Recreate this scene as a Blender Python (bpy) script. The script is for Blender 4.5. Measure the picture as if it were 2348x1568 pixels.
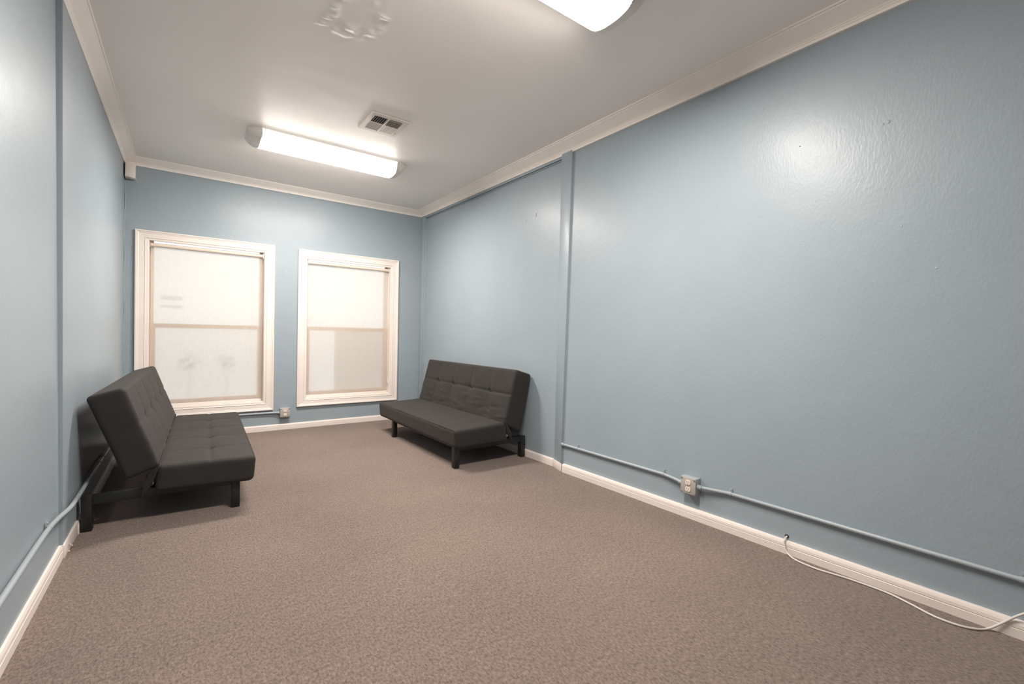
import bpy, bmesh, math, random
from mathutils import Vector, Matrix

for o in list(bpy.data.objects):
    bpy.data.objects.remove(o, do_unlink=True)
sc = bpy.context.scene
COL = sc.collection
rnd = random.Random(7)

# ------------------------------------------------------------------ camera
F_PX, YAW, PITCH, ROLL = 1040.33, math.radians(36.112), math.radians(-0.8505), math.radians(1.1379)
cam_d = bpy.data.cameras.new('camera')
cam = bpy.data.objects.new('camera', cam_d)
COL.objects.link(cam)
cam_d.sensor_width = 36.0
cam_d.lens = F_PX / 2348.0 * 36.0
cam_d.clip_start = 0.02
fw = Vector((math.sin(YAW) * math.cos(PITCH), math.cos(YAW) * math.cos(PITCH), math.sin(PITCH)))
rt = Vector((math.cos(YAW), -math.sin(YAW), 0))
up = rt.cross(fw)
r2 = rt * math.cos(ROLL) + up * math.sin(ROLL)
u2 = -rt * math.sin(ROLL) + up * math.cos(ROLL)
M = Matrix.Identity(4)
for i in range(3):
    M[i][0] = r2[i]; M[i][1] = u2[i]; M[i][2] = -fw[i]
M[2][3] = 1.1
cam.matrix_world = M
sc.camera = cam

# ------------------------------------------------------------------ world and exposure
LAMP = 110.0          # radiance of the lit diffusers
SKY = 1.42            # overcast daylight outside the windows
sc.cycles.diffuse_bounces = 7           # let the room's own bounce light reach the ceiling
sc.cycles.max_bounces = 10
sc.cycles.adaptive_threshold = 0.02
sc.view_settings.view_transform = 'Standard'
sc.view_settings.look = 'None'
sc.view_settings.gamma = 1.0
sc.view_settings.use_curve_mapping = False
sc.view_settings.exposure = 0.0
wd = bpy.data.worlds.new('overcast_sky')
sc.world = wd
wd.use_nodes = True
bg = wd.node_tree.nodes['Background']
bg.inputs['Color'].default_value = (0.97, 0.985, 1.0, 1)
bg.inputs['Strength'].default_value = SKY

# ------------------------------------------------------------------ materials
def nodes(name):
    m = bpy.data.materials.new(name)
    m.use_nodes = True
    nt = m.node_tree
    return m, nt, nt.nodes['Principled BSDF']

def plain(name, col, rough=0.5, metal=0.0, spec=0.5):
    m, nt, b = nodes(name)
    b.inputs['Base Color'].default_value = (*col, 1)
    b.inputs['Roughness'].default_value = rough
    b.inputs['Metallic'].default_value = metal
    b.inputs['Specular IOR Level'].default_value = spec
    return m

def noise(nt, scale, detail=2, rough=0.5, vec=None):
    n = nt.nodes.new('ShaderNodeTexNoise')
    n.inputs['Scale'].default_value = scale
    n.inputs['Detail'].default_value = detail
    n.inputs['Roughness'].default_value = rough
    if vec is not None:
        nt.links.new(vec, n.inputs['Vector'])
    return n.outputs['Fac']

def objcoord(nt, scale=(1, 1, 1)):
    tc = nt.nodes.new('ShaderNodeTexCoord')
    mp = nt.nodes.new('ShaderNodeMapping')
    mp.inputs['Scale'].default_value = scale
    nt.links.new(tc.outputs['Object'], mp.inputs['Vector'])
    return mp.outputs['Vector']

def bump(nt, b, height, strength, dist, prev=None):
    n = nt.nodes.new('ShaderNodeBump')
    n.inputs['Strength'].default_value = strength
    n.inputs['Distance'].default_value = dist
    nt.links.new(height, n.inputs['Height'])
    if prev is not None:
        nt.links.new(prev, n.inputs['Normal'])
    nt.links.new(n.outputs['Normal'], b.inputs['Normal'])
    return n.outputs['Normal']

def mixcol(nt, fac, a, c, lo=0.35, hi=0.65):
    r = nt.nodes.new('ShaderNodeValToRGB')
    r.color_ramp.elements[0].position = lo
    r.color_ramp.elements[1].position = hi
    r.color_ramp.elements[0].color = (*a, 1)
    r.color_ramp.elements[1].color = (*c, 1)
    nt.links.new(fac, r.inputs['Fac'])
    return r.outputs['Color']

def wall_paint():
    m, nt, b = nodes('blue_gloss_paint')
    v = objcoord(nt)
    c = mixcol(nt, noise(nt, 2.3, 3, 0.55, v), (0.288, 0.344, 0.384), (0.303, 0.361, 0.401), 0.3, 0.7)
    nt.links.new(c, b.inputs['Base Color'])
    b.inputs['Roughness'].default_value = 0.43
    b.inputs['Specular IOR Level'].default_value = 0.28
    b.inputs['Coat Weight'].default_value = 0.20
    b.inputs['Coat Roughness'].default_value = 0.28
    n1 = bump(nt, b, noise(nt, 9, 3, 0.5, v), 0.35, 0.004)
    n2 = bump(nt, b, noise(nt, 110, 2, 0.5, objcoord(nt, (1, 1, 0.45))), 0.45, 0.0016, n1)
    nt.links.new(n2, b.inputs['Coat Normal'])
    return m

def trim_paint(name, col):
    m, nt, b = nodes(name)
    v = objcoord(nt)
    c = mixcol(nt, noise(nt, 6, 4, 0.6, v), tuple(x * 0.965 for x in col), col)
    nt.links.new(c, b.inputs['Base Color'])
    b.inputs['Roughness'].default_value = 0.38
    bump(nt, b, noise(nt, 45, 3, 0.5, v), 0.18, 0.002)
    return m

def ceiling_paint():
    m, nt, b = nodes('ceiling_paint')
    v = objcoord(nt)
    c = mixcol(nt, noise(nt, 1.4, 3, 0.5, v), (0.93, 0.88, 0.84), (0.95, 0.90, 0.86))
    nt.links.new(c, b.inputs['Base Color'])
    b.inputs['Roughness'].default_value = 0.42
    b.inputs['Specular IOR Level'].default_value = 0.35
    n1 = bump(nt, b, noise(nt, 2.2, 2, 0.5, v), 0.4, 0.02)
    bump(nt, b, noise(nt, 60, 2, 0.5, v), 0.15, 0.002, n1)
    return m

def carpet():
    m, nt, b = nodes('taupe_carpet')
    v = objcoord(nt)
    fine = noise(nt, 120, 4, 0.72, objcoord(nt, (1.0, 0.55, 1)))
    mid = noise(nt, 24, 3, 0.6, v)
    big = noise(nt, 1.1, 3, 0.55, v)
    c1 = mixcol(nt, fine, (0.112, 0.085, 0.072), (0.305, 0.236, 0.203), 0.33, 0.68)
    c2 = mixcol(nt, mid, (0.91, 0.91, 0.91), (1.06, 1.05, 1.045), 0.3, 0.7)
    c3 = mixcol(nt, big, (0.86, 0.86, 0.87), (1.08, 1.07, 1.05), 0.3, 0.7)
    mx = nt.nodes.new('ShaderNodeMix'); mx.data_type = 'RGBA'; mx.blend_type = 'MULTIPLY'
    mx.inputs['Factor'].default_value = 1
    nt.links.new(c1, mx.inputs[6]); nt.links.new(c2, mx.inputs[7])
    mx2 = nt.nodes.new('ShaderNodeMix'); mx2.data_type = 'RGBA'; mx2.blend_type = 'MULTIPLY'
    mx2.inputs['Factor'].default_value = 1
    nt.links.new(mx.outputs[2], mx2.inputs[6]); nt.links.new(c3, mx2.inputs[7])
    nt.links.new(mx2.outputs[2], b.inputs['Base Color'])
    b.inputs['Roughness'].default_value = 0.95
    b.inputs['Specular IOR Level'].default_value = 0.1
    b.inputs['Sheen Weight'].default_value = 0.15
    n1 = bump(nt, b, mid, 0.4, 0.008)
    bump(nt, b, fine, 0.9, 0.007, n1)
    return m

def fabric():
    m, nt, b = nodes('charcoal_twill')
    v = objcoord(nt)
    c = mixcol(nt, noise(nt, 7, 4, 0.6, v), (0.022, 0.0195, 0.018), (0.028, 0.0245, 0.0228))
    nt.links.new(c, b.inputs['Base Color'])
    b.inputs['Roughness'].default_value = 0.75
    b.inputs['Specular IOR Level'].default_value = 0.25
    b.inputs['Sheen Weight'].default_value = 0.14
    b.inputs['Sheen Roughness'].default_value = 0.5
    b.inputs['Sheen Tint'].default_value = (0.55, 0.5, 0.46, 1)
    n1 = bump(nt, b, noise(nt, 9, 3, 0.5, v), 0.25, 0.012)
    bump(nt, b, noise(nt, 420, 2, 0.6, v), 0.3, 0.001, n1)
    return m

def emission(name, col, strength):
    m = bpy.data.materials.new(name); m.use_nodes = True
    nt = m.node_tree
    nt.nodes.remove(nt.nodes['Principled BSDF'])
    e = nt.nodes.new('ShaderNodeEmission')
    e.inputs['Color'].default_value = (*col, 1)
    e.inputs['Strength'].default_value = strength
    nt.links.new(e.outputs[0], nt.nodes['Material Output'].inputs['Surface'])
    return m

def lamp_diffuser(name, power):
    # the lens under the tubes is brighter than its flanks
    m = emission(name, (1.0, 0.92, 0.84), power)
    nt = m.node_tree
    e = [n for n in nt.nodes if n.type == 'EMISSION'][0]
    g = nt.nodes.new('ShaderNodeNewGeometry')
    sp = nt.nodes.new('ShaderNodeSeparateXYZ')
    nt.links.new(g.outputs['True Normal'], sp.inputs[0])
    ab = nt.nodes.new('ShaderNodeMath'); ab.operation = 'ABSOLUTE'
    nt.links.new(sp.outputs['Z'], ab.inputs[0])
    mr = nt.nodes.new('ShaderNodeMapRange')
    mr.inputs['From Min'].default_value = 0.60; mr.inputs['From Max'].default_value = 0.985
    mr.inputs['To Min'].default_value = power * 0.016; mr.inputs['To Max'].default_value = power
    nt.links.new(ab.outputs[0], mr.inputs['Value'])
    nt.links.new(mr.outputs[0], e.inputs['Strength'])
    return m

def glassy(name, tint, gloss=0.07):
    m = bpy.data.materials.new(name); m.use_nodes = True
    nt = m.node_tree
    nt.nodes.remove(nt.nodes['Principled BSDF'])
    t = nt.nodes.new('ShaderNodeBsdfTransparent'); t.inputs['Color'].default_value = (*tint, 1)
    g = nt.nodes.new('ShaderNodeBsdfGlossy'); g.inputs['Roughness'].default_value = 0.02
    x = nt.nodes.new('ShaderNodeMixShader'); x.inputs[0].default_value = gloss
    nt.links.new(t.outputs[0], x.inputs[1]); nt.links.new(g.outputs[0], x.inputs[2])
    nt.links.new(x.outputs[0], nt.nodes['Material Output'].inputs['Surface'])
    return m

def shade_fabric():
    m = bpy.data.materials.new('roller_shade_fabric'); m.use_nodes = True
    nt = m.node_tree
    nt.nodes.remove(nt.nodes['Principled BSDF'])
    v = objcoord(nt, (1, 1, 0.25))
    w = mixcol(nt, noise(nt, 160, 3, 0.6, v), (0.80, 0.775, 0.755), (0.93, 0.91, 0.895), 0.25, 0.75)
    # a sheer weave: most light goes nearly straight through and is blurred a little,
    # some is scattered by the threads, some is reflected back into the room
    tl = nt.nodes.new('ShaderNodeBsdfTranslucent')
    nt.links.new(w, tl.inputs['Color'])
    df = nt.nodes.new('ShaderNodeBsdfDiffuse'); df.inputs['Color'].default_value = (0.78, 0.70, 0.63, 1)
    rf = nt.nodes.new('ShaderNodeBsdfRefraction')
    rf.inputs['IOR'].default_value = 1.3; rf.inputs['Roughness'].default_value = 0.45
    nt.links.new(w, rf.inputs['Color'])
    x = nt.nodes.new('ShaderNodeMixShader'); x.inputs[0].default_value = 0.38
    nt.links.new(df.outputs[0], x.inputs[1]); nt.links.new(tl.outputs[0], x.inputs[2])
    y = nt.nodes.new('ShaderNodeMixShader'); y.inputs[0].default_value = 0.36
    nt.links.new(x.outputs[0], y.inputs[1]); nt.links.new(rf.outputs[0], y.inputs[2])
    nt.links.new(y.outputs[0], nt.nodes['Material Output'].inputs['Surface'])
    return m

MAT = {
    'wall': wall_paint(),
    'trim': trim_paint('cream_trim_paint', (0.81, 0.735, 0.685)),
    'crown': trim_paint('crown_paint', (0.92, 0.86, 0.81)),
    'sash': trim_paint('sash_paint', (0.70, 0.58, 0.47)),
    'ceiling': ceiling_paint(),
    'carpet': carpet(),
    'fabric': fabric(),
    'black_metal': plain('black_powder_coat', (0.012, 0.012, 0.012), 0.42),
    'steel': plain('bare_steel', (0.62, 0.62, 0.60), 0.35, 1.0),
    'galv': plain('galvanised_plate', (0.50, 0.47, 0.43), 0.55, 0.35),
    'ivory': plain('ivory_plastic', (0.80, 0.72, 0.64), 0.4),
    'slot': plain('dark_slot', (0.03, 0.025, 0.02), 0.7),
    'pipe': plain('painted_conduit', (0.33, 0.375, 0.40), 0.38),
    'diffuser': lamp_diffuser('lit_diffuser', LAMP),
    'diffuser_bright': lamp_diffuser('lit_diffuser_new_tubes', LAMP * 1.0),
    'cap': plain('grey_end_cap', (0.80, 0.76, 0.71), 0.35),
    'vent': plain('vent_enamel', (0.74, 0.67, 0.61), 0.4),
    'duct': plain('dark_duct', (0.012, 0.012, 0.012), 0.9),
    'glass': glassy('window_glass', (0.96, 0.98, 0.97)),
    'film': glassy('frosted_film', (0.86, 0.83, 0.80), 0.04),
    'sticker': glassy('faded_sticker', (0.86, 0.86, 0.85), 0.04),
    'shade': shade_fabric(),
    'cable': plain('white_cable', (0.66, 0.62, 0.58), 0.45),
    'chain': plain('white_plastic_chain', (0.75, 0.70, 0.64), 0.4),
    'roll': plain('shade_roll_fabric', (0.72, 0.62, 0.53), 0.8),
    'leaf': plain('shrub_leaves', (0.20, 0.24, 0.15), 0.7),
    'bark': plain('shrub_bark', (0.10, 0.07, 0.05), 0.8),
    'concrete': plain('pale_concrete', (0.80, 0.79, 0.78), 0.9),
    'stucco': plain('pale_stucco', (0.84, 0.83, 0.82), 0.9),
}

# ------------------------------------------------------------------ helpers
def tag(o, label=None, cat=None, group=None, kind=None):
    if label: o['label'] = label
    if cat: o['category'] = cat
    if group: o['group'] = group
    if kind: o['kind'] = kind
    return o

def empty(name, loc=(0, 0, 0), rz=0.0):
    o = bpy.data.objects.new(name, None)
    o.empty_display_size = 0.1
    COL.objects.link(o)
    o.location = loc
    o.rotation_euler = (0, 0, rz)
    return o

def mesh_obj(name, verts, faces, mat, parent=None, smooth=False, angle=None):
    me = bpy.data.meshes.new(name)
    me.from_pydata([tuple(v) for v in verts], [], faces)
    bm = bmesh.new(); bm.from_mesh(me)
    bmesh.ops.recalc_face_normals(bm, faces=bm.faces)
    bm.to_mesh(me); bm.free()
    me.materials.append(MAT[mat] if isinstance(mat, str) else mat)
    if smooth:
        for p in me.polygons: p.use_smooth = True
        if angle is not None:
            try: me.set_sharp_from_angle(angle=math.radians(angle))
            except Exception: pass
    o = bpy.data.objects.new(name, me)
    COL.objects.link(o)
    if parent is not None: o.parent = parent
    return o

class MB:
    """collects simple solids into one mesh"""
    def __init__(s): s.v = []; s.f = []
    def add(s, verts, faces):
        k = len(s.v); s.v += [tuple(v) for v in verts]; s.f += [tuple(i + k for i in f) for f in faces]; return s
    def hexa(s, p):      # 8 corners: bottom 0-3 ccw, top 4-7 ccw
        return s.add(p, [(0, 3, 2, 1), (4, 5, 6, 7), (0, 1, 5, 4), (1, 2, 6, 5), (2, 3, 7, 6), (3, 0, 4, 7)])
    def box(s, a, b):
        (x0, y0, z0), (x1, y1, z1) = a, b
        return s.hexa([(x0, y0, z0), (x1, y0, z0), (x1, y1, z0), (x0, y1, z0), (x0, y0, z1), (x1, y0, z1), (x1, y1, z1), (x0, y1, z1)])
    def bar(s, p, q, w, h, upv=(0, 0, 1)):
        p = Vector(p); q = Vector(q); d = (q - p).normalized(); u = Vector(upv)
        sd = d.cross(u)
        if sd.length < 1e-5: sd = Vector((1, 0, 0))
        sd.normalize(); u = sd.cross(d).normalized()
        c = []
        for b_ in (p, q):
            for (i, j) in ((-1, -1), (1, -1), (1, 1), (-1, 1)):
                c.append(b_ + sd * (i * w / 2) + u * (j * h / 2))
        return s.add(c, [(0, 1, 2, 3), (4, 7, 6, 5), (0, 4, 5, 1), (1, 5, 6, 2), (2, 6, 7, 3), (3, 7, 4, 0)])
    def tube(s, pts, r, n=10, cap=True):
        pts = [Vector(p) for p in pts]; rings = []
        prev = None
        for i, p in enumerate(pts):
            d = (pts[min(i + 1, len(pts) - 1)] - pts[max(i - 1, 0)]).normalized()
            if prev is None:
                a = Vector((0, 0, 1)) if abs(d.z) < 0.9 else Vector((1, 0, 0))
                prev = (a - d * a.dot(d)).normalized()
            else:
                prev = (prev - d * prev.dot(d)).normalized()
            b = d.cross(prev)
            rr = r[i] if isinstance(r, (list, tuple)) else r
            rings.append([p + (prev * math.cos(2 * math.pi * k / n) + b * math.sin(2 * math.pi * k / n)) * rr for k in range(n)])
        v = [q for rg in rings for q in rg]; f = []
        for i in range(len(rings) - 1):
            for k in range(n):
                f.append((i * n + k, i * n + (k + 1) % n, (i + 1) * n + (k + 1) % n, (i + 1) * n + k))
        if cap:
            f.append(tuple(range(n - 1, -1, -1))); f.append(tuple((len(rings) - 1) * n + k for k in range(n)))
        return s.add(v, f)
    def build(s, name, mat, parent=None, smooth=False, bevel=0.0, angle=35):
        me = bpy.data.meshes.new(name)
        me.from_pydata(s.v, [], s.f)
        bm = bmesh.new(); bm.from_mesh(me)
        bmesh.ops.recalc_face_normals(bm, faces=bm.faces)
        if bevel > 0:
            eds = [e for e in bm.edges if len(e.link_faces) == 2 and e.calc_face_angle() > 0.5]
            bmesh.ops.bevel(bm, geom=eds, offset=bevel, segments=2, affect='EDGES', profile=0.5, clamp_overlap=True)
        bm.to_mesh(me); bm.free()
        me.materials.append(MAT[mat] if isinstance(mat, str) else mat)
        if smooth or bevel > 0:
            for p in me.polygons: p.use_smooth = True
            me.set_sharp_from_angle(angle=math.radians(angle))
        o = bpy.data.objects.new(name, me)
        COL.objects.link(o)
        if parent is not None: o.parent = parent
        return o

def spline(pts, n=6):
    pts = [Vector(p) for p in pts]; out = []
    for i in range(len(pts) - 1):
        p0 = pts[max(i - 1, 0)]; p1 = pts[i]; p2 = pts[i + 1]; p3 = pts[min(i + 2, len(pts) - 1)]
        for k in range(n):
            t = k / n
            out.append(0.5 * ((2 * p1) + (p2 - p0) * t + (2 * p0 - 5 * p1 + 4 * p2 - p3) * t * t + (3 * p1 - p0 - 3 * p2 + p3) * t ** 3))
    out.append(pts[-1])
    return out

def lerp(a, b, t): return a + (b - a) * t

# ------------------------------------------------------------------ room dimensions
YB = 5.573            # window wall face
YF = -2.40            # unseen wall behind the camera, distance set for the near brightness
ZC = 2.694            # ceiling
# crown: lower edge / upper edge stations
def rx_low(y): return 2.545 + (2.566 - 2.545) * (YB - y) / (YB - 2.8) if y > 2.8 else 2.566 + (2.8 - y) * 0.004
def rz_low(y): return 2.627 + (2.607 - 2.627) * (YB - y) / (YB - 2.8) if y > 2.8 else 2.607 - (2.8 - y) * 0.0005
def rx_up(y): return 2.460 + (YB - y) * 0.0035
def lx_low(y): return -0.435 - (YB - y) * 0.0075
LZ = 2.624

# ------------------------------------------------------------------ floor, ceiling
fl = MB().box((-0.75, YF - 0.2, -0.12), (2.85, YB + 0.25, 0.0)).build('floor', 'carpet')
tag(fl, 'worn taupe carpet covering the whole floor', 'floor', kind='structure')

# ceiling with a blistered patch as real relief
def ceiling_mesh():
    X0, X1, Y0, Y1 = -0.75, 2.85, YF - 0.2, YB + 0.25
    xs = sorted(set([X0, 0.0, 0.35, 1.0, 1.7, X1] + [0.35 + 0.65 * i / 90 for i in range(91)]))
    ys = sorted(set([Y0, 0.5, 1.85, 2.75, 4, Y1] + [1.85 + 0.9 * i / 120 for i in range(121)]))
    r = random.Random(3)
    blobs = []
    path = [(0.56, 2.53), (0.60, 2.50), (0.65, 2.52), (0.70, 2.535), (0.745, 2.52), (0.78, 2.47), (0.82, 2.42), (0.845, 2.37), (0.83, 2.31),
            (0.80, 2.26), (0.765, 2.21), (0.74, 2.14), (0.62, 2.41), (0.60, 2.33), (0.62, 2.25), (0.64, 2.17), (0.66, 2.09), (0.70, 2.46), (0.58, 2.45)]
    for (x, y) in path:
        for _ in range(3):
            a = r.uniform(0, math.pi)
            blobs.append((x + r.uniform(-.02, .02), y + r.uniform(-.025, .025), r.uniform(.010, .026), r.uniform(.016, .05), a, r.uniform(.0015, .0045) * r.choice((1, 1, 1, -0.6))))
    cracks = [((0.86, 2.33), (1.20, 2.30)), ((0.42, 2.62), (0.62, 2.66)), ((1.20, 2.30), (1.45, 2.24))]
    V = []; Fc = []
    for y in ys:
        for x in xs:
            z = 0.0
            if 0.3 < x < 1.05 and 1.8 < y < 2.8:
                for (bx, by, sx, sy, a, h) in blobs:
                    dx, dy = x - bx, y - by
                    u = (dx * math.cos(a) + dy * math.sin(a)) / sx; w = (-dx * math.sin(a) + dy * math.cos(a)) / sy
                    q = u * u + w * w
                    if q < 6: z += h * math.exp(-q)
            V.append((x, y, ZC - z))
    nx = len(xs)
    for j in range(len(ys) - 1):
        for i in range(nx - 1):
            Fc.append((j * nx + i, j * nx + i + 1, (j + 1) * nx + i + 1, (j + 1) * nx + i))
    k = len(V)
    V += [(X0, Y0, ZC + 0.12), (X1, Y0, ZC + 0.12), (X1, Y1, ZC + 0.12), (X0, Y1, ZC + 0.12)]
    Fc.append((k, k + 1, k + 2, k + 3))
    return V, Fc
V, Fc = ceiling_mesh()
ce = mesh_obj('ceiling', V, Fc, 'ceiling', smooth=True, angle=50)
tag(ce, 'off-white painted ceiling with a blistered water-damaged patch', 'ceiling', kind='structure')

# ------------------------------------------------------------------ windows: measured openings in the window wall
WIN = [dict(x0=-0.262, x1=0.733, z0=0.318, z1=1.945, ox0=-0.357, ox1=0.823, oz0=0.228, oz1=2.030),
       dict(x0=1.150, x1=2.150, z0=0.326, z1=1.930, ox0=1.060, ox1=2.240, oz0=0.243, oz1=2.022)]
WT = 0.16
def back_wall():
    m = MB()
    xs = [-0.75] + [w[k] for w in WIN for k in ('x0', 'x1')] + [2.85]
    # full-height piers, then pieces under and over each opening
    for a, b in ((xs[0], xs[1]), (xs[2], xs[3]), (xs[4], xs[5])):
        m.box((a, YB, 0), (b, YB + WT, ZC))
    for w in WIN:
        m.box((w['x0'], YB, 0), (w['x1'], YB + WT, w['z0']))
        m.box((w['x0'], YB, w['z1'] + .060), (w['x1'], YB + WT, ZC))
    return m
wb = back_wall().build('wall_back', 'wall')
tag(wb, 'glossy grey-blue wall holding the two windows', 'wall', kind='structure')

# ------------------------------------------------------------------ right wall (old building: the panels lean a little)
def slab(pts_front, dx, n=1):
    """wall slab from 4 face corners (bottom near, bottom far, top far, top near); thickness dx along x"""
    a, b, c, d = [Vector(p) for p in pts_front]
    o = Vector((dx, 0, 0))
    return [a, b, b + o, a + o, d, c, c + o, d + o]
YP0, YP1 = 2.735, 2.862      # pilaster
BSL = 0.0163                 # the near panel's foot drifts outwards towards the camera
def base_x(y): return 2.502 + (2.705 - y) * BSL if y > 0 else 2.5461 + (0 - y) * 0.004
def wall_x(y, z):
    """face of the near right panel"""
    return lerp(base_x(y) + .026, rx_low(y) + .020, z / ZC)
def near_panel():
    ys = [YP0 + .02, 2.0, 1.2, 0.6, 0.0, -1.0, YF - .2]
    zs = [0, .9, 1.8, ZC]
    V = [(wall_x(y, z), y, z) for y in ys for z in zs] + [(wall_x(y, z) + .12, y, z) for y in ys for z in zs]
    n, m_ = len(ys), len(zs); k = n * m_; Fc = []
    for i in range(n - 1):
        for j in range(m_ - 1):
            q = (i * m_ + j, (i + 1) * m_ + j, (i + 1) * m_ + j + 1, i * m_ + j + 1)
            Fc.append(q); Fc.append(tuple(k + t for t in q))
    for i in range(n - 1):
        for j in (0, m_ - 1):
            Fc.append((i * m_ + j, (i + 1) * m_ + j, k + (i + 1) * m_ + j, k + i * m_ + j))
    for i in (0, n - 1):
        for j in range(m_ - 1):
            Fc.append((i * m_ + j, i * m_ + j + 1, k + i * m_ + j + 1, k + i * m_ + j))
    return V, Fc
V, Fc = near_panel()
wr = mesh_obj('wall_right', V, Fc, 'wall', smooth=True, angle=30)

tag(wr, 'long glossy grey-blue side wall with lamp glare and surface conduit', 'wall', kind='structure')
MB().hexa(slab([(2.556, YP1 - .02, 0), (2.556, YB + .1, 0), (2.575, YB + .1, ZC), (2.592, YP1 - .02, ZC)], 0.12)).build('recessed_panel', 'wall', wr)
MB().hexa(slab([(2.510, YP0, 0), (2.552, YP1, 0), (rx_low(YP1), YP1, 2.64), (rx_low(YP0), YP0, 2.64)], 0.10)).build('pilaster', 'wall', wr, bevel=0.002)
MB().hexa(slab([(2.535, 5.475, 0), (2.535, YB + .02, 0), (2.548, YB + .02, 2.62), (2.548, 5.475, 2.62)], 0.08)).build('corner_post', 'wall', wr, bevel=0.003)
MB().hexa(slab([(2.540, 5.450, 0), (2.540, 5.468, 0), (2.557, 5.468, 2.60), (2.557, 5.450, 2.60)], 0.03)).build('corner_bead', 'wall', wr, bevel=0.004)
MB().hexa(slab([(2.573, YP1, 2.588), (2.556, YB, 2.603), (2.556, YB, 2.64), (2.573, YP1, 2.63)], 0.03)).build('top_rail', 'wall', wr, bevel=0.002)
MB().hexa(slab([(2.580, YP1, 2.574), (2.566, YB, 2.590), (2.566, YB, 2.594), (2.580, YP1, 2.579)], 0.03)).build('thin_bead', 'wall', wr)

# ------------------------------------------------------------------ left wall
YL0 = 2.97
wl = MB().hexa(slab([(-0.468, YF - .2, 0), (-0.458, YL0 + .02, 0), (-0.478, YL0 + .02, ZC), (-0.505, YF - .2, ZC)], -0.12)).build('wall_left', 'wall')
tag(wl, 'glossy grey-blue wall beside the left sofa reflecting the windows', 'wall', kind='structure')
MB().hexa(slab([(-0.446, YL0, 0), (-0.433, YB + .1, 0), (-0.437, YB + .1, ZC), (lx_low(YL0) - .002, YL0, ZC)], -0.15)).build('raised_panel', 'wall', wl)

wf = MB().box((-0.75, YF - 0.12, 0), (2.85, YF, ZC)).build('wall_front', 'trim')  # invented end wall, out of view; cream instead of blue adds bounce light
tag(wf, 'unseen plain wall behind the camera, made cream to bounce light', 'wall', kind='structure')

# lumpy paint ridge down the window-wall corner
def ridge(x, y, z0, z1, r0, seed):
    r = random.Random(seed); n = int((z1 - z0) / 0.025)
    pts = [(x + .002 * math.sin(i * .31 + seed) + r.uniform(-.0012, .0012), y, lerp(z0, z1, i / n)) for i in range(n + 1)]
    return MB().tube(pts, [max(.002, r0 * r.uniform(.35, 1.15)) for _ in pts], 7)
ridge(-0.434, YB, 0.5, 2.44, 0.006, 5).build('paint_ridge', 'wall', wb, smooth=True, angle=60)
ridge(-0.385, YB + .0015, 0.6, 2.03, 0.0042, 9).build('paint_ridge', 'wall', wb, smooth=True, angle=60)

# ------------------------------------------------------------------ crown moulding
PROF = [(-0.42, 0.0), (0.0, 0.0), (0.0, 0.16), (0.05, 0.20), (0.05, 0.26), (0.10, 0.30), (0.12, 0.34)]
for i in range(9):
    t = i / 8
    PROF.append((lerp(0.14, 0.82, t) + 0.035 * math.sin(math.pi * t), lerp(0.36, 0.84, t) - 0.0 + 0.03 * math.sin(math.pi * t)))
PROF += [(0.86, 0.86), (0.87, 0.90), (0.97, 0.91), (1.0, 0.94), (1.0, 1.02), (-0.42, 1.02)]
def crown(name, stations, label):
    n = len(PROF); V = []; Fc = []
    for (L, U) in stations:
        L = Vector(L); U = Vector(U)
        for (a, b) in PROF:
            V.append((L.x + a * (U.x - L.x), L.y + a * (U.y - L.y), L.z + b * (U.z - L.z)))
    for i in range(len(stations) - 1):
        for k in range(n):
            Fc.append((i * n + k, i * n + (k + 1) % n, (i + 1) * n + (k + 1) % n, (i + 1) * n + k))
    Fc.append(tuple(range(n))); Fc.append(tuple((len(stations) - 1) * n + k for k in range(n)))
    o = mesh_obj(name, V, Fc, 'crown', smooth=True, angle=22)
    tag(o, label, 'crown moulding', kind='structure')
    return o
CR = ((rx_low(YB) - .002, YB - .010, rz_low(YB)), (2.460, YB - .085, ZC))
CL = ((-0.430, YB - .010, LZ), (-0.350, YB - .085, ZC))
crown('trim_1', [CR] + [((rx_low(y), y, rz_low(y)), (rx_up(y), y, ZC)) for y in (2.8, YF)], 'cream crown moulding along the long right wall')
crown('trim_2', [CL, CR], 'cream crown moulding above the two windows')
crown('trim_3', [CL] + [((lx_low(y), y, LZ), (lx_low(y) + .078, y, ZC)) for y in (2.9, YF)], 'cream crown moulding along the left wall')

# ------------------------------------------------------------------ baseboards
BB = [(0, 0), (0, .034), (.0015, .0355), (.0015, .038), (.0, .0395), (.001, .052), (.005, .0625), (.012, .064), (.030, .064), (.030, 0)]
def baseboard_piece(name, p, q, inward, parent=None, hs=1.0, wob=0.0):
    """p,q: bottom line of the visible face; inward: unit vector from face into the wall"""
    p = Vector((*p, 0)); q = Vector((*q, 0)); w = Vector((*inward, 0))
    n = len(BB); V = []; Fc = []
    for P in (p, q):
        for (d, z) in BB:
            V.append(P + w * d + Vector((0, 0, z * hs)))
    for k in range(n):
        Fc.append((k, (k + 1) % n, n + (k + 1) % n, n + k))
    Fc.append(tuple(range(n))); Fc.append(tuple(n + k for k in range(n)))
    return mesh_obj(name, V, Fc, 'trim', parent)
br = baseboard_piece('baseboard_right', (2.502, 2.712), (base_x(0), 0.0), (1, 0))
tag(br, 'cream baseboard along the long right wall', 'baseboard', kind='structure')
baseboard_piece('board', (2.541, YB), (2.543, 2.872), (1, 0), br)
baseboard_piece('board', (base_x(0), 0.0), (base_x(YF), YF), (1, 0), br)
MB().hexa([(2.502, 2.716, 0), (2.500, 2.728, 0), (2.543, 2.877, 0), (2.556, 2.877, 0),
           (2.503, 2.716, .066), (2.501, 2.728, .066), (2.544, 2.877, .063), (2.556, 2.877, .063)]).build('pilaster_base', 'trim', br, bevel=.002)
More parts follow.
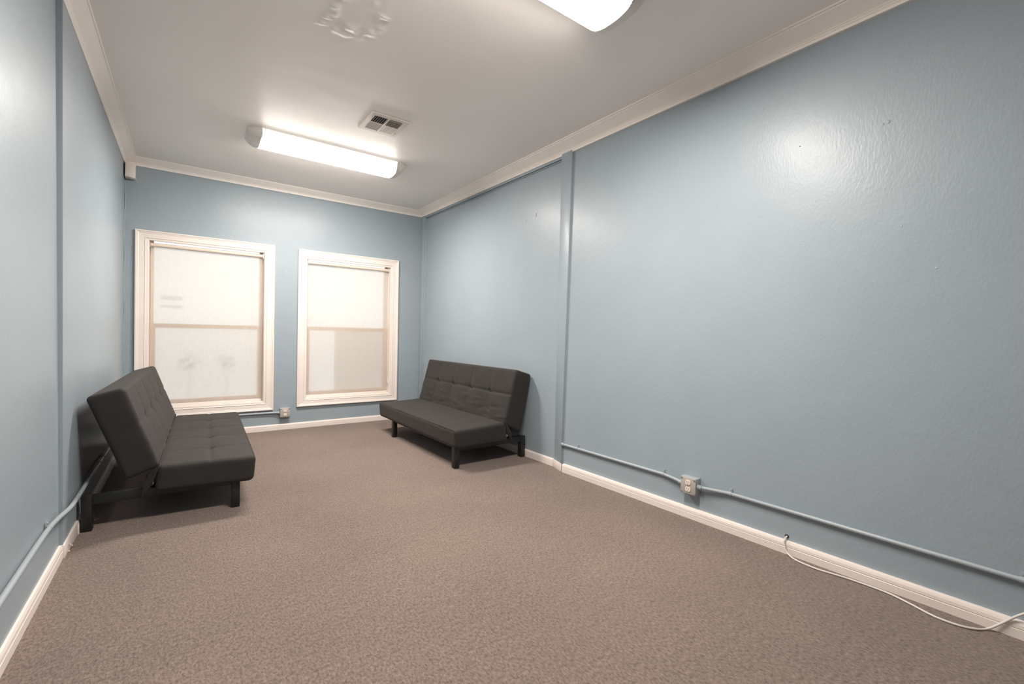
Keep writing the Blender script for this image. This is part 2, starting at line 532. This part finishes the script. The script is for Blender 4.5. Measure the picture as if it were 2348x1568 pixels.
bk = baseboard_piece('baseboard_back', (-0.43, YB - .017), (2.54, YB - .017), (0, 1))
tag(bk, 'cream baseboard under the two windows', 'baseboard', kind='structure')
bl = baseboard_piece('baseboard_left', (-0.4445, 2.963), (-0.462, YF), (-1, 0), None, 1.04)
tag(bl, 'cream baseboard along the left wall', 'baseboard', kind='structure')
baseboard_piece('board', (-0.420, YB), (-0.430, 3.27), (-1, 0), bl)
o = MB().hexa([(-0.470, 2.962, 0), (-0.438, 2.964, 0), (-0.432, 3.28, 0), (-0.455, 3.28, 0),
               (-0.470, 2.962, .066), (-0.440, 2.966, .062), (-0.434, 3.28, .068), (-0.455, 3.28, .068)]).build('splintered_end', 'trim', bl, bevel=0.003)
# chipped splinters on the broken end
for (y, z, l) in ((3.02, .012, .010), (3.06, .03, .008), (3.10, .008, .010)):
    MB().bar((-0.438, y, z), (-0.436 + l * .7, y - .012, z + .004), .004, .005).build('splinter', 'trim', bl)

# ------------------------------------------------------------------ windows
def casing_board(name, outer, inner, axis, parent):
    """mitred casing board: outer edge (2 pts) and inner edge (2 pts) in (x,z); stepped profile"""
    prof = [(0.0, 0.0), (0.0, 0.024), (0.10, 0.026), (0.16, 0.021), (0.22, 0.0205), (0.30, 0.017), (0.68, 0.014), (0.74, 0.0175), (0.80, 0.012), (0.97, 0.0105), (1.0, 0.009), (1.0, 0.0)]
    n = len(prof); V = []; Fc = []
    for k in (0, 1):
        for (t, d) in prof:
            V.append((lerp(outer[k][0], inner[k][0], t), YB - d, lerp(outer[k][1], inner[k][1], t)))
    for k in range(n):
        Fc.append((k, (k + 1) % n, n + (k + 1) % n, n + k))
    Fc.append(tuple(range(n))); Fc.append(tuple(n + k for k in range(n)))
    return mesh_obj(name, V, Fc, 'trim', parent)

def frame_ring(name, x0, x1, z0, z1, y0, y1, ws, wt, wb_, mat, parent):
    m = MB()
    m.box((x0, y0, z0), (x0 + ws, y1, z1)).box((x1 - ws, y0, z0), (x1, y1, z1))
    m.box((x0 + ws, y0, z0), (x1 - ws, y1, z0 + wb_)).box((x0 + ws, y0, z1 - wt), (x1 - ws, y1, z1))
    return m.build(name, mat, parent)

for wi, w in enumerate(WIN):
    W = empty('window_%d' % (wi + 1), ((w['x0'] + w['x1']) / 2, YB, 0))
    tag(W, ('larger white-framed double-hung window next to the left wall' if wi == 0 else 'white-framed double-hung window nearer the right sofa'), 'window', kind='structure')
    hold = []
    ox0, ox1, oz0, oz1 = w['ox0'], w['ox1'], w['oz0'], w['oz1']
    x0, x1, z0, z1 = w['x0'], w['x1'], w['z0'], w['z1']
    O = [(ox0, oz0), (ox1, oz0), (ox1, oz1), (ox0, oz1)]
    I = [(x0 + .006, z0 + .006), (x1 - .006, z0 + .006), (x1 - .006, z1 - .006), (x0 + .006, z1 - .006)]
    for k in range(4):
        hold.append(casing_board('casing_board', (O[k], O[(k + 1) % 4]), (I[k], I[(k + 1) % 4]), 0, None))
    # jamb liner
    hold.append(frame_ring('jamb', x0, x1, z0, z1 + .060, YB - .002, YB + .150, .010, .010, .012, 'trim', None))
    # stool step behind the shade
    zm = 1.128 if wi == 0 else 1.135
    a, b = x0 + .010, x1 - .010
    up_ = frame_ring('upper_sash', a, b, zm - .022, z1 + .050, YB + .108, YB + .138, .030, .038, .040, 'sash', None)
    lo_ = frame_ring('lower_sash', a, b, z0 + .012, zm + .020, YB + .070, YB + .102, .047, .040, .062, 'sash', None)
    hold += [up_, lo_]
    pu = MB().box((a + .030, YB + .121, zm + .018), (b - .030, YB + .125, z1 + .012)).build('pane', 'glass', up_)
    pl = MB().box((a + .047, YB + .084, z0 + .074), (b - .047, YB + .088, zm - .020)).build('pane', 'glass', lo_)
    if wi == 0:
        for zz in (1.385, 1.305):
            MB().box((a + .085, YB + .117, zz), (a + .260, YB + .1185, zz + (.045 if zz > 1.35 else .03))).build('sticker', 'sticker', up_)
    else:
        MB().box((a + .33, YB + .080, z0 + .074), (b - .047, YB + .0825, zm - .020)).build('frosted_film', 'film', lo_)
    for o in hold:
        o.parent = W
        o.matrix_parent_inverse = Matrix.Translation(-W.location)
    # roller shade: a thing of its own hanging inside the frame
    R = empty('roller_shade', ((x0 + x1) / 2, YB + .035, 0))
    tag(R, ('pale translucent roller shade pulled down in the window next to the left wall' if wi == 0 else
            'pale translucent roller shade with bead chain in the window nearer the right sofa'), 'roller shade', 'roller shades in the two windows')
    hx = (x1 - x0) / 2 - .0195
    cx = 0.0
    fb = MB()
    nseg = 24
    zt, zb = z1 - .045, z0 + .013
    V = []; Fc = []
    for k in (0, 1):
        for i in range(nseg + 1):
            t = i / nseg
            z = lerp(zt, zb, t)
            yy = 0.020 + 0.0025 * math.sin(3 * t + wi)
            V.append((-hx if k == 0 else hx, yy, z))
    for i in range(nseg):
        Fc.append((i, i + 1, nseg + 2 + i, nseg + 1 + i))
    f_ = mesh_obj('shade_fabric', V, Fc, 'shade', R, smooth=True)
    MB().tube([(-hx, .004, z1 - .040), (hx, .004, z1 - .040)], .019, 20).build('fabric_roll', 'roll', R, smooth=True)
    MB().box((-hx, .017, zb - .001), (hx, .0255, zb + .022)).build('hem_bar', 'trim', R, bevel=0.002)
    for s in (-1, 1):
        MB().box((s * (hx + .002), -.012, z1 - .064), (s * (hx + .0085), .024, z1 - .012)).build('bracket', 'steel' if wi == 0 else 'chain', R)
    if wi == 1:
        ch = MB()
        zc0, zc1 = z1 - .06, z0 + .17
        for dy in (0.000, 0.018):
            ch.tube([(hx + .0055, dy - .010, zc0), (hx + .0050, dy - .010, lerp(zc0, zc1, .5)), (hx + .0055, dy - .010, zc1)], .0018, 6)
        ch.build('bead_chain', 'chain', R)
        MB().box((hx + .000, -.016, zc1 - .045), (hx + .0110, .012, zc1 + .006)).build('chain_tensioner', 'chain', R, bevel=0.003)

# ------------------------------------------------------------------ futon sofas
def rounded_box_mesh(nu, nv, nw, quad, length, r, disp, curve=None):
    """cushion: (a,b) in [0,1]^2 mapped on quad (4 corners in x,z: a0b0, a1b0, a1b1, a0b1), c along y (0..length).
    r: rounding radius in metres; disp(face, a, b, y, length) -> inward displacement for the b=1 face"""
    q = [Vector((p[0], p[1])) for p in quad]
    la = (q[1] - q[0]).length; lb = (q[3] - q[0]).length
    bm = bmesh.new(); cache = {}
    def vert(a, b, c):
        key = (round(a, 5), round(b, 5), round(c, 5))
        if key in cache: return cache[key]
        A, B, C = a * la, b * lb, c * length
        ia = min(max(A, r), la - r); ib = min(max(B, r), lb - r); ic = min(max(C, r), length - r)
        d = Vector((A - ia, B - ib, C - ic))
        if d.length > 1e-9:
            k = r / d.length if max(abs(d.x), abs(d.y), abs(d.z)) >= r - 1e-6 else 1
            d = d * k
        A, B, C = ia + d.x, ib + d.y, ic + d.z
        # soft bulge of the broad faces
        aa, bb, cc = A / la, B / lb, C / length
        h = disp(aa, bb, C, length) if b > 0.5 else 0.0
        bb2 = bb - h / lb * (1.0 if b >= 0.999 else max(0, (b - .5) * 2))
        p = q[0] * (1 - aa) * (1 - bb2) + q[1] * aa * (1 - bb2) + q[2] * aa * bb2 + q[3] * (1 - aa) * bb2
        v = bm.verts.new((p.x, C, p.y)); cache[key] = v
        return v
    def quadgrid(fn, n, m):
        for i in range(n):
            for j in range(m):
                vs = [fn(i / n, j / m), fn((i + 1) / n, j / m), fn((i + 1) / n, (j + 1) / m), fn(i / n, (j + 1) / m)]
                if len(set(vs)) == 4:
                    try: bm.faces.new(vs)
                    except ValueError: pass
    quadgrid(lambda s, t: vert(s, 1.0, t), nu, nw); quadgrid(lambda s, t: vert(s, 0.0, t), nu, nw)
    quadgrid(lambda s, t: vert(0.0, s, t), nv, nw); quadgrid(lambda s, t: vert(1.0, s, t), nv, nw)
    quadgrid(lambda s, t: vert(s, t, 0.0), nu, nv); quadgrid(lambda s, t: vert(s, t, 1.0), nu, nv)
    bmesh.ops.recalc_face_normals(bm, faces=bm.faces)
    return bm

def bm_obj(name, bm, mat, parent):
    me = bpy.data.meshes.new(name); bm.to_mesh(me); bm.free()
    me.materials.append(MAT[mat])
    for p in me.polygons: p.use_smooth = True
    o = bpy.data.objects.new(name, me); COL.objects.link(o); o.parent = parent
    return o

def gauss(x, s): return math.exp(-(x / s) ** 2)

def make_futon(label, loc, rz, P):
    """local x: 0 at the seat front, growing towards the back; local y: 0 at one end; z up"""
    root = empty('futon_sofa', loc, rz)
    tag(root, label, 'sofa', 'pair of dark futon sofas')
    L = P['len']
    cols = P['cols']
    rr = random.Random(P['seed'])
    wr_ = [(rr.uniform(0, L), rr.uniform(0.05, .4), rr.uniform(.04, .14), rr.uniform(.014, .04), rr.uniform(-.7, .7), rr.uniform(-.008, .010)) for _ in range(P['wrinkles'])]
    def tuft(a, y, mid, gd, dd, cross):
        h = 0.0
        inn = min(1, min(y, L - y) / 0.03)
        h += gd * gauss(a - mid, .022) * inn
        for k in range(1, cols):
            yc = L * k / cols
            h += dd * gauss(math.hypot((a - mid) * .5, (y - yc)), .022)
            h += dd * .45 * gauss(math.hypot((a - mid) * .5, (y - yc) * .45), .045)
            h += cross * gauss(y - yc, .012) * min(1, a / .08, (1 - a) / .08)
        # cells puff up between the seams
        return h
    def seat_disp(a, b, y, L_):
        if P['seat_tuft']:
            h = tuft(a, y, .48, .006, .010, .0030)
            h -= .004 * abs(math.sin(math.pi * y * cols / L)) * abs(math.sin(math.pi * a / .96))
        else:
            h = .002 * math.sin(y * 7 + a * 3) + .003 * gauss(a - .5, .2) * math.sin(y * 4)
        return h
    def back_disp(a, b, y, L_):
        # a = 0 at the bottom of the backrest, 1 at its top
        h = tuft(a, y, P['seam'], P['seam_d'], .012, .0028 if a > P['seam'] - .03 else P['low'])
        h -= P['puff'] * abs(math.sin(math.pi * y * cols / L)) * (math.sin(math.pi * min(1, a / P['seam'])) if a < P['seam'] else .45 * math.sin(math.pi * (a - P['seam']) / (1 - P['seam'])))
        for (wy, wa, ly, s, sl, d) in wr_:
            h += d * gauss(y - wy, ly) * gauss(a - wa - sl * (y - wy), s)
        return h
    s = P['seat']; bq = P['back']
    # seat: a from front to rear, b from bottom to top
    seat = bm_obj('seat', rounded_box_mesh(56, 16, 150, [s['fb'], s['rb'], s['rt'], s['ft']], L, .030, seat_disp), 'fabric', root)
    # backrest: a from bottom to top, b from rear to front
    back = bm_obj('backrest', rounded_box_mesh(56, 16, 150, [bq['rb'], bq['rt'], bq['ft'], bq['fb']], L, .026, back_disp), 'fabric', root)
    # piping along the edges of both mattress halves
    def pipe_line(a, b, parent):
        pts = [(a[0] + .005, .020, a[1] - .004), (a[0], .034, a[1]), (a[0], L * .5, a[1]), (a[0], L - .034, a[1]), (a[0] + .005, L - .020, a[1] - .004)]
        MB().tube(pts, .0024, 6).build('piping', 'fabric', parent, smooth=True)
    pipe_line((s['ft'][0] + .0085, s['ft'][1] - .0075), None, seat)
    # buttons
    for k in range(1, cols):
        y = L * k / cols
        if P['seat_tuft']:
            f = .48
            px = lerp(s['ft'][0], s['rt'][0], f); pz = lerp(s['ft'][1], s['rt'][1], f) - .019
            MB().tube([(px, y, pz - .004), (px, y, pz), (px, y, pz + .003)], [.011, .011, .006], 12).build('tuft_button', 'fabric', seat, smooth=True)
        f = P['seam']
        bx = lerp(bq['fb'][0], bq['ft'][0], f) + .020; bz = lerp(bq['fb'][1], bq['ft'][1], f)
        MB().tube([(bx + .004, y, bz), (bx, y, bz), (bx - .003, y, bz)], [.011, .011, .006], 12).build('tuft_button', 'fabric', back, smooth=True)
    # steel frame
    t = .045
    yl = P['legs_y']; xf0, xr1 = P['leg_f'], P['leg_r']
    for y in yl:
        MB().box((xf0, y, 0), (xf0 + t, y + .05, P['seat']['fb'][1] + .012)).build('leg', 'black_metal', root, bevel=.003)
        MB().box((xr1 - t, y, 0), (xr1, y + .05, .192)).build('leg', 'black_metal', root, bevel=.003)
        MB().box((xf0 + t, y + .004, .142), (xr1 - t, y + .046, .190)).build('side_rail', 'black_metal', root, bevel=.003)
    MB().box((xf0 + .010, yl[0] + .05, s['fb'][1] - .006), (xf0 + .036, yl[1], s['fb'][1] + .020)).build('cross_rail', 'black_metal', root, bevel=.003)
    MB().box((.47, yl[0] + .046, .145), (.51, yl[1] + .004, .187)).build('cross_rail', 'black_metal', root, bevel=.003)
    # fold hinges at both ends
    for y in (yl[0] + .012, yl[1] + .020):
        hg = MB()
        hx, hz = s['rb'][0] + .010, .215
        hg.box((hx - .012, y, .185), (hx + .030, y + .008, .262))
        hg.build('hinge', 'black_metal', root, bevel=.002)
        MB().tube([(hx + .006, y - .012, hz), (hx + .006, y + .010, hz)], .012, 8).build('hinge_bolt', 'steel', root, smooth=True)
    # ruffled cover gathered at the fold
    for e, y in enumerate((.012, L - .012)):
        m = MB()
        for k in range(5):
            x = s['rt'][0] + .004 + .010 * k
            z0_ = s['rt'][1] - .02 - .014 * k
            m.tube([(x - .012, y + (.003 if e == 0 else -.003) * (k % 2), z0_ + .03), (x + .006, y + (-.004 if e == 0 else .004), z0_ - .02), (x + .022, y, z0_ - .085)], [.005, .010, .005], 7)
        m.build('cover_gather', 'fabric', root, smooth=True, angle=80)
    return root

LEN = 1.78
make_futon('dark charcoal futon sofa with a smooth seat against the right wall', (1.782, 3.19, 0), 0.0, dict(
    len=1.757, cols=5, seed=4, wrinkles=46, seat_tuft=False, seam=.54, low=.0002, seam_d=.012, puff=.005,
    seat=dict(ft=(0, .324), fb=(.013, .168), rt=(.500, .343), rb=(.525, .172)),
    back=dict(fb=(.478, .322), ft=(.604, .800), rt=(.775, .750), rb=(.652, .240)),
    legs_y=(.047, 1.372), leg_f=.025, leg_r=.749))
make_futon('dark charcoal tufted futon sofa against the left wall', (0.386 + .065, 3.21 + 1.84, 0), math.pi - math.radians(2.0), dict(
    len=1.84, cols=5, seed=11, wrinkles=5, seat_tuft=True, seam=.55, low=.0014, seam_d=.005, puff=.004,
    seat=dict(ft=(0, .317), fb=(.013, .160), rt=(.492, .322), rb=(.505, .172)),
    back=dict(fb=(.480, .318), ft=(.637, .774), rt=(.798, .727), rb=(.628, .258)),
    legs_y=(.30, 1.745), leg_f=.085, leg_r=.815))

# ------------------------------------------------------------------ ceiling lights
def light_profile(w, d, n=24):
    out = []
    for i in range(n + 1):
        t = math.pi * i / n
        c, s_ = math.cos(t), math.sin(t)
        out.append((w / 2 * math.copysign(abs(c) ** 0.9, c), -d * abs(s_) ** 0.72))
    return out
def ceiling_light(label, cx, cy, lens):
    root = empty('ceiling_light', (cx, cy, ZC))
    tag(root, label, 'ceiling light', 'long wraparound ceiling lights')
    hl, w, d = 0.562, 0.300, 0.088
    pr = light_profile(w, d); n = len(pr)
    V = []; Fc = []
    for x in (-hl, hl):
        for (y, z) in pr: V.append((x, y, z - .004))
    for k in range(n - 1): Fc.append((k, k + 1, n + k + 1, n + k))
    mesh_obj('diffuser', V, Fc, lens, root, smooth=True)
    MB().box((-hl - .06, -w / 2 + .012, -.012), (hl + .06, w / 2 - .012, 0)).build('base_pan', 'cap', root)
    for s in (-1, 1):
        V = []; Fc = []
        st = [(-.006, 1.012), (.0, 1.02), (.030, 1.015), (.055, .985), (.075, .93), (.088, .83), (.094, .66)]
        for (dx, sc_) in st:
            for (y, z) in light_profile(w * (1.015 if dx < .03 else lerp(1.015, .80, ((dx - .03) / .064) ** 2.2)), d * sc_ * (1.0 if dx < .03 else lerp(1, .45, ((dx - .03) / .064) ** 1.6))):
                V.append((s * (hl + dx), y, z - .002))
        for i in range(len(st) - 1):
            for k in range(n - 1): Fc.append((i * n + k, i * n + k + 1, (i + 1) * n + k + 1, (i + 1) * n + k))
        Fc.append(tuple((len(st) - 1) * n + k for k in range(n)))
        Fc.append(tuple(range(n)))
        mesh_obj('end_cap', V, Fc, 'cap', root, smooth=True, angle=50)
    return root
ceiling_light('lit ceiling light above the two sofas, beside the vent', 1.065, 4.245, 'diffuser_bright')
ceiling_light('lit ceiling light nearer the camera, cut off by the top edge', 1.092, 1.510, 'diffuser')

# ------------------------------------------------------------------ ceiling vent
vx0, vx1, vy0, vy1 = 1.095, 1.385, 3.263, 3.580
vt = empty('ceiling_vent', ((vx0 + vx1) / 2, (vy0 + vy1) / 2, ZC))
tag(vt, 'square white four-way air vent on the ceiling beside the light', 'vent')
cxv, cyv = (vx0 + vx1) / 2, (vy0 + vy1) / 2
hw, hh = (vx1 - vx0) / 2, (vy1 - vy0) / 2
bd, mid_ = .040, .014
m = MB()
zt, zb = -.001, -.009
m.box((-hw, -hh, zb), (-hw + bd, hh, zt)).box((hw - bd, -hh, zb), (hw, hh, zt))
m.box((-hw + bd, -hh, zb), (hw - bd, -hh + bd, zt)).box((-hw + bd, hh - bd, zb), (hw - bd, hh, zt))
m.box((-mid_ / 2, -hh + bd, zb), (mid_ / 2, hh - bd, zt))
m.box((-hw + bd, -mid_ / 2, zb), (-mid_ / 2, mid_ / 2, zt)).box((mid_ / 2, -mid_ / 2, zb), (hw - bd, mid_ / 2, zt))
m.build('face_plate', 'vent', vt)
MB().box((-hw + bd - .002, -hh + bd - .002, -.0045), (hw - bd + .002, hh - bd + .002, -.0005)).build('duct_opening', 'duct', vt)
for qi, (sx, sy, along, tilt) in enumerate(((-1, -1, 'y', 1), (1, -1, 'x', 1), (-1, 1, 'x', -1), (1, 1, 'y', -1))):
    xa, xb = (-hw + bd, -mid_ / 2) if sx < 0 else (mid_ / 2, hw - bd)
    ya, yb = (-hh + bd, -mid_ / 2) if sy < 0 else (mid_ / 2, hh - bd)
    nb = 6
    for k in range(nb):
        t = (k + .5) / nb
        wv = Vector((0.0085 * tilt, .011)) if qi in (0, 1) else Vector((0.0165 * tilt, .0075))
        if along == 'y':
            x = lerp(xa, xb, t)
            p = [(x - wv.x / 2, ya, -.004 - wv.y), (x + wv.x / 2, ya, -.004), (x + wv.x / 2, yb, -.004), (x - wv.x / 2, yb, -.004 - wv.y)]
            off = Vector((.0016, 0, 0))
        else:
            y = lerp(ya, yb, t)
            p = [(xa, y - wv.x / 2, -.004 - wv.y), (xa, y + wv.x / 2, -.004), (xb, y + wv.x / 2, -.004), (xb, y - wv.x / 2, -.004 - wv.y)]
            off = Vector((0, .0016, 0))
        p = [Vector(q_) for q_ in p]
        MB().hexa(p + [q_ + off for q_ in p]).build('slat', 'vent', vt)
MB().bar((hw - .020, hh - .075, -.011), (hw - .020, hh - .045, -.011), .004, .006).build('damper_lever', 'steel', vt)

# ------------------------------------------------------------------ outlet boxes
def outlet_box(label, loc, rz):
    """local: front faces -y, wall at y=0, centred in x and z"""
    root = empty('outlet_box', loc, rz)
    tag(root, label, 'outlet', 'surface outlet boxes')
    h = .051
    MB().box((-h, -.042, -h), (h, 0, h)).build('box_body', 'pipe', root, bevel=.003)
    cv = MB().box((-h + .001, -.052, -h + .001), (h - .001, -.0425, h - .001)).build('cover_plate', 'galv', root, bevel=.003)
    for (x, z) in ((-.042, .042), (.042, .042), (-.042, -.042), (.042, -.042)):
        MB().tube([(x, -.0515, z), (x, -.0545, z), (x, -.0555, z)], [.006, .006, .003], 10).build('corner_screw', 'steel', cv, smooth=True)
    for z in (.0205, -.0205):
        face = []
        n = 24
        for k in range(n):
            a = 2 * math.pi * k / n
            x = .0172 * math.cos(a); zz = max(-.0142, min(.0142, .0172 * math.sin(a)))
            face.append((x, zz))
        V = [(x, -.0515, z + q) for (x, q) in face] + [(x, -.0555, z + q) for (x, q) in face]
        Fc = [tuple(range(n)), tuple(range(2 * n - 1, n - 1, -1))] + [(k, (k + 1) % n, n + (k + 1) % n, n + k) for k in range(n)]
        rc = mesh_obj('receptacle', V, Fc, 'ivory', root)
        sl = MB()
        for x, l in ((-.0063, .0085), (.0063, .0070)):
            sl.box((x - .0013, -.0559, z + .002 - l / 2 + .001), (x + .0013, -.0553, z + .002 + l / 2 + .001))
        sl.tube([(0, -.0553, z - .0085), (0, -.0559, z - .0085)], .0027, 10)
        sl.build('slot', 'slot', rc)
    MB().tube([(0, -.0515, 0), (0, -.0545, 0)], .0032, 10).build('center_screw', 'steel', root, smooth=True)
    return root
outlet_box('grey square outlet box on conduit along the long right wall', (wall_x(1.579, .206), 1.579, .206), math.radians(-90))
outlet_box('grey square outlet box between the two windows', (0.938, YB, .194), 0.0)

# ------------------------------------------------------------------ conduit
def conduit(label, pts, r, straps, wall_dir, ends=()):
    root = empty('electrical_conduit', pts[0])
    tag(root, label, 'conduit', 'painted surface conduits')
    o0 = Vector(pts[0])
    P = [Vector(p) - o0 for p in pts]
    MB().tube(P, r, 14).build('pipe', 'pipe', root, smooth=True, angle=60)
    wd_ = Vector(wall_dir)
    for (p, d) in straps:
        p = Vector(p) - o0; d = Vector(d).normalized()
        MB().tube([p - d * .008, p + d * .008], r + .0022, 14).build('strap', 'pipe', root, smooth=True, angle=60)
        q = p + Vector((0, 0, r + .010)) + wd_ * (r * .75)
        MB().bar(q - Vector((0, 0, .014)), q + Vector((0, 0, .010)), .016, .003, wd_).build('strap_tab', 'pipe', root)
        MB().tube([q + Vector((0, 0, .002)) - wd_ * .001, q + Vector((0, 0, .002)) - wd_ * .006], .0045, 8).build('strap_screw', 'pipe', root, smooth=True)
    for (p, d) in ends:
        p = Vector(p) - o0; d = Vector(d).normalized()
        MB().tube([p, p + d * .006, p + d * .007, p + d * .024], [r + .005, r + .005, r + .0032, r + .0032], 14).build('connector', 'pipe', root, smooth=True, angle=60)
    return root
R0 = .0102
def cp(y, z=.219, off=0.0): return (wall_x(y, z) - R0 - .001 - off, y, z)
conduit('painted conduit running from the pilaster to the right wall outlet box', [cp(2.728), cp(2.60), cp(1.78), cp(1.70, .214, .008), cp(1.632, .208, .016)], R0,
        [(cp(2.56), (0, 1, 0)), (cp(1.782), (0, 1, 0))], (1, 0, 0), [(cp(2.733), (0, -1, 0)), (cp(1.6305, .208, .016), (0, 1, 0))])
conduit('painted conduit running from the right wall outlet box towards the camera', [cp(1.528, .208, .016), cp(1.46, .212, .010), cp(1.345, .219), cp(1.0), cp(.6), cp(.2), cp(0), cp(-.70)], R0,
        [(cp(1.338), (0, 1, 0)), (cp(.226), (0, 1, 0)), (cp(-.5), (0, 1, 0))], (1, 0, 0), [(cp(1.5275, .208, .016), (0, -1, 0))])
conduit('painted conduit along the left wall, bending over the pilaster', spline([(-0.452, YF + .01, .236), (-0.448, 1.0, .240), (-0.447, 2.02, .244), (-0.446, 2.60, .246), (-0.440, 2.80, .240), (-0.424, 2.98, .232), (-0.421, 3.15, .230), (-0.421, 3.7, .222), (-0.421, 4.6, .205), (-0.421, YB - .03, .195)], 5), R0,
        [((-0.446, 2.69, .2435), (0, 1, 0)), ((-0.447, 1.2, .241), (0, 1, 0)), ((-0.421, 3.95, .218), (0, 1, 0)), ((-0.421, 4.12, .2145), (0, 1, 0))], (-1, 0, 0))
conduit('painted conduit under the window, leading to the outlet box between the windows', [(-0.40, YB - .012, .195), (0.55, YB - .012, .199), (0.80, YB - .015, .196), (0.885, YB - .022, .194)], R0,
        [((0.655, YB - .012, .198), (1, 0, 0))], (0, 1, 0), [((0.886, YB - .022, .194), (-1, 0, 0))])

# ------------------------------------------------------------------ white cable out of the right wall
cb = empty('white_cable', (2.50, 1.03, 0))
tag(cb, 'thin white cable from a wall hole lying along the right baseboard', 'cable')
hx_ = wall_x(1.041, .080)
pts = [(hx_ + .012, 1.041, .084), (hx_ - .008, 1.041, .080), (2.524, 1.040, .070), (2.520, 1.036, .050), (2.514, 1.024, .020), (2.500, .992, .006), (2.484, .941, .005), (2.481, .863, .005), (2.503, .749, .005),
       (2.508, .617, .005), (2.484, .53, .005), (2.453, .448, .005), (2.455, .378, .005), (2.481, .333, .005), (2.518, .306, .007), (2.534, .272, .040), (2.541, .222, .098), (2.552, .14, .165), (2.556, .02, .19), (2.556, -.2, .18), (2.551, -.6, .10), (2.535, -.9, .010), (2.52, -1.3, .005), (2.535, -2.0, .005)]
o0 = Vector((2.50, 1.03, 0))
MB().tube([p - o0 for p in spline(pts, 6)], .0043, 10).build('cord', 'cable', cb, smooth=True, angle=80)
MB().tube([(hx_ - .0012, 1.041, .082), (hx_ + .002, 1.041, .082)], .0105, 16).build('cable_hole', 'slot', wr)

# ------------------------------------------------------------------ small things on the walls
blk = empty('corner_block', (-0.395, 5.53, 2.48))
tag(blk, 'small white lumpy block under the crown in the window wall corner', 'block')
MB().hexa([(-.033, -.055, .010), (.040, -.050, 0), (.040, .040, 0), (-.033, .040, .012), (-.030, -.050, .146), (.043, -.048, .146), (.043, .040, .146), (-.033, .040, .146)]).build('block', 'trim', blk, bevel=.006)
mm = MB()
for k in range(7):
    x = lerp(-.028, .036, k / 6)
    mm.tube([(x, -.047, .012), (x + .004, .0, .009 + .002 * (k % 3)), (x, .035, .012)], [.006, .008 + .002 * (k % 2), .006], 7)
mm.build('plaster_drip', 'trim', blk, smooth=True, angle=80)

for (y, z, r_, mt, nm) in ((0.681, 2.102, .011, 'wall', 'painted_anchor'), (0.700, 2.098, .007, 'wall', 'painted_anchor'), (1.044, 2.108, .0042, 'slot', 'nail_hole'), (0.915, 2.20, .004, 'wall', 'paint_bump'),
                        (1.46, 1.62, .004, 'wall', 'paint_bump'), (1.02, 1.60, .005, 'wall', 'paint_bump'), (0.62, 1.62, .004, 'wall', 'paint_bump'), (0.50, 1.42, .006, 'wall', 'paint_bump')):
    x = wall_x(y, z)
    MB().tube([(x + .001, y, z), (x - r_ * .10, y, z), (x - r_ * .20, y, z)], [r_, r_ * .75, r_ * .25], 9).build(nm, mt, wr, smooth=True, angle=80)
for (y, z, a_, b_) in ((3.356, 2.182, .022, .03), (3.208, 2.192, .018, .028)):
    MB().box((2.5855, y - a_ / 2, z - b_ / 2), (2.580, y + a_ / 2, z + b_ / 2)).build('tape_scrap', 'wall', wr, bevel=.001)
for (x, z) in ((.942, 1.732), (.944, 1.76)):
    MB().tube([(x, YB + .001, z), (x, YB - .003, z)], .005, 8).build('nail_hole', 'galv', wb, smooth=True)

# ------------------------------------------------------------------ outdoors, seen only as soft tones through the shades
gd = MB().box((-14, YB + WT + .1, -.5), (16, 40, -.35)).build('ground_outside', 'concrete')
tag(gd, 'pale paving outside the windows', 'ground', kind='structure')
nb_ = MB().box((-6, 13.0, -.35), (9, 16, 1.05)).build('garden_wall', 'stucco')
tag(nb_, 'pale low wall outside, a soft tone through the shades', 'wall', kind='structure')
def shrub(label, x, y, z, r, seed):
    root = empty('garden_shrub', (x, y, -.35))
    tag(root, label, 'shrub', 'shrubs outside the window')
    rr = random.Random(seed); m = MB()
    zz = z + .35
    for k in range(46):
        d = Vector((rr.gauss(0, 1), rr.gauss(0, 1), rr.gauss(0, 1))).normalized() * r * rr.uniform(.55, 1)
        c = Vector((0, 0, zz)) + Vector((d.x, d.y * .7, d.z * .9))
        a = Vector((rr.uniform(-1, 1), rr.uniform(-1, 1), rr.uniform(-1, 1))).normalized() * r * .20
        b = a.cross(Vector((rr.uniform(-1, 1), rr.uniform(-1, 1), rr.uniform(-1, 1)))).normalized() * r * .11
        m.add([c - a, c + b, c + a, c - b], [(0, 1, 2, 3)])
    m.build('foliage', 'leaf', root)['kind'] = 'stuff'
    MB().tube([(0, 0, 0), (.01, 0, zz * .5), (0, 0, zz)], [.004, .004, .003], 7).build('stem', 'bark', root, smooth=True)
shrub('faint round shrub shadow on the shade, nearer the left wall', 0.075, YB + .42, .72, .115, 21)
shrub('faint round shrub shadow on the shade, nearer the window centre', 0.42, YB + .42, .73, .10, 22)
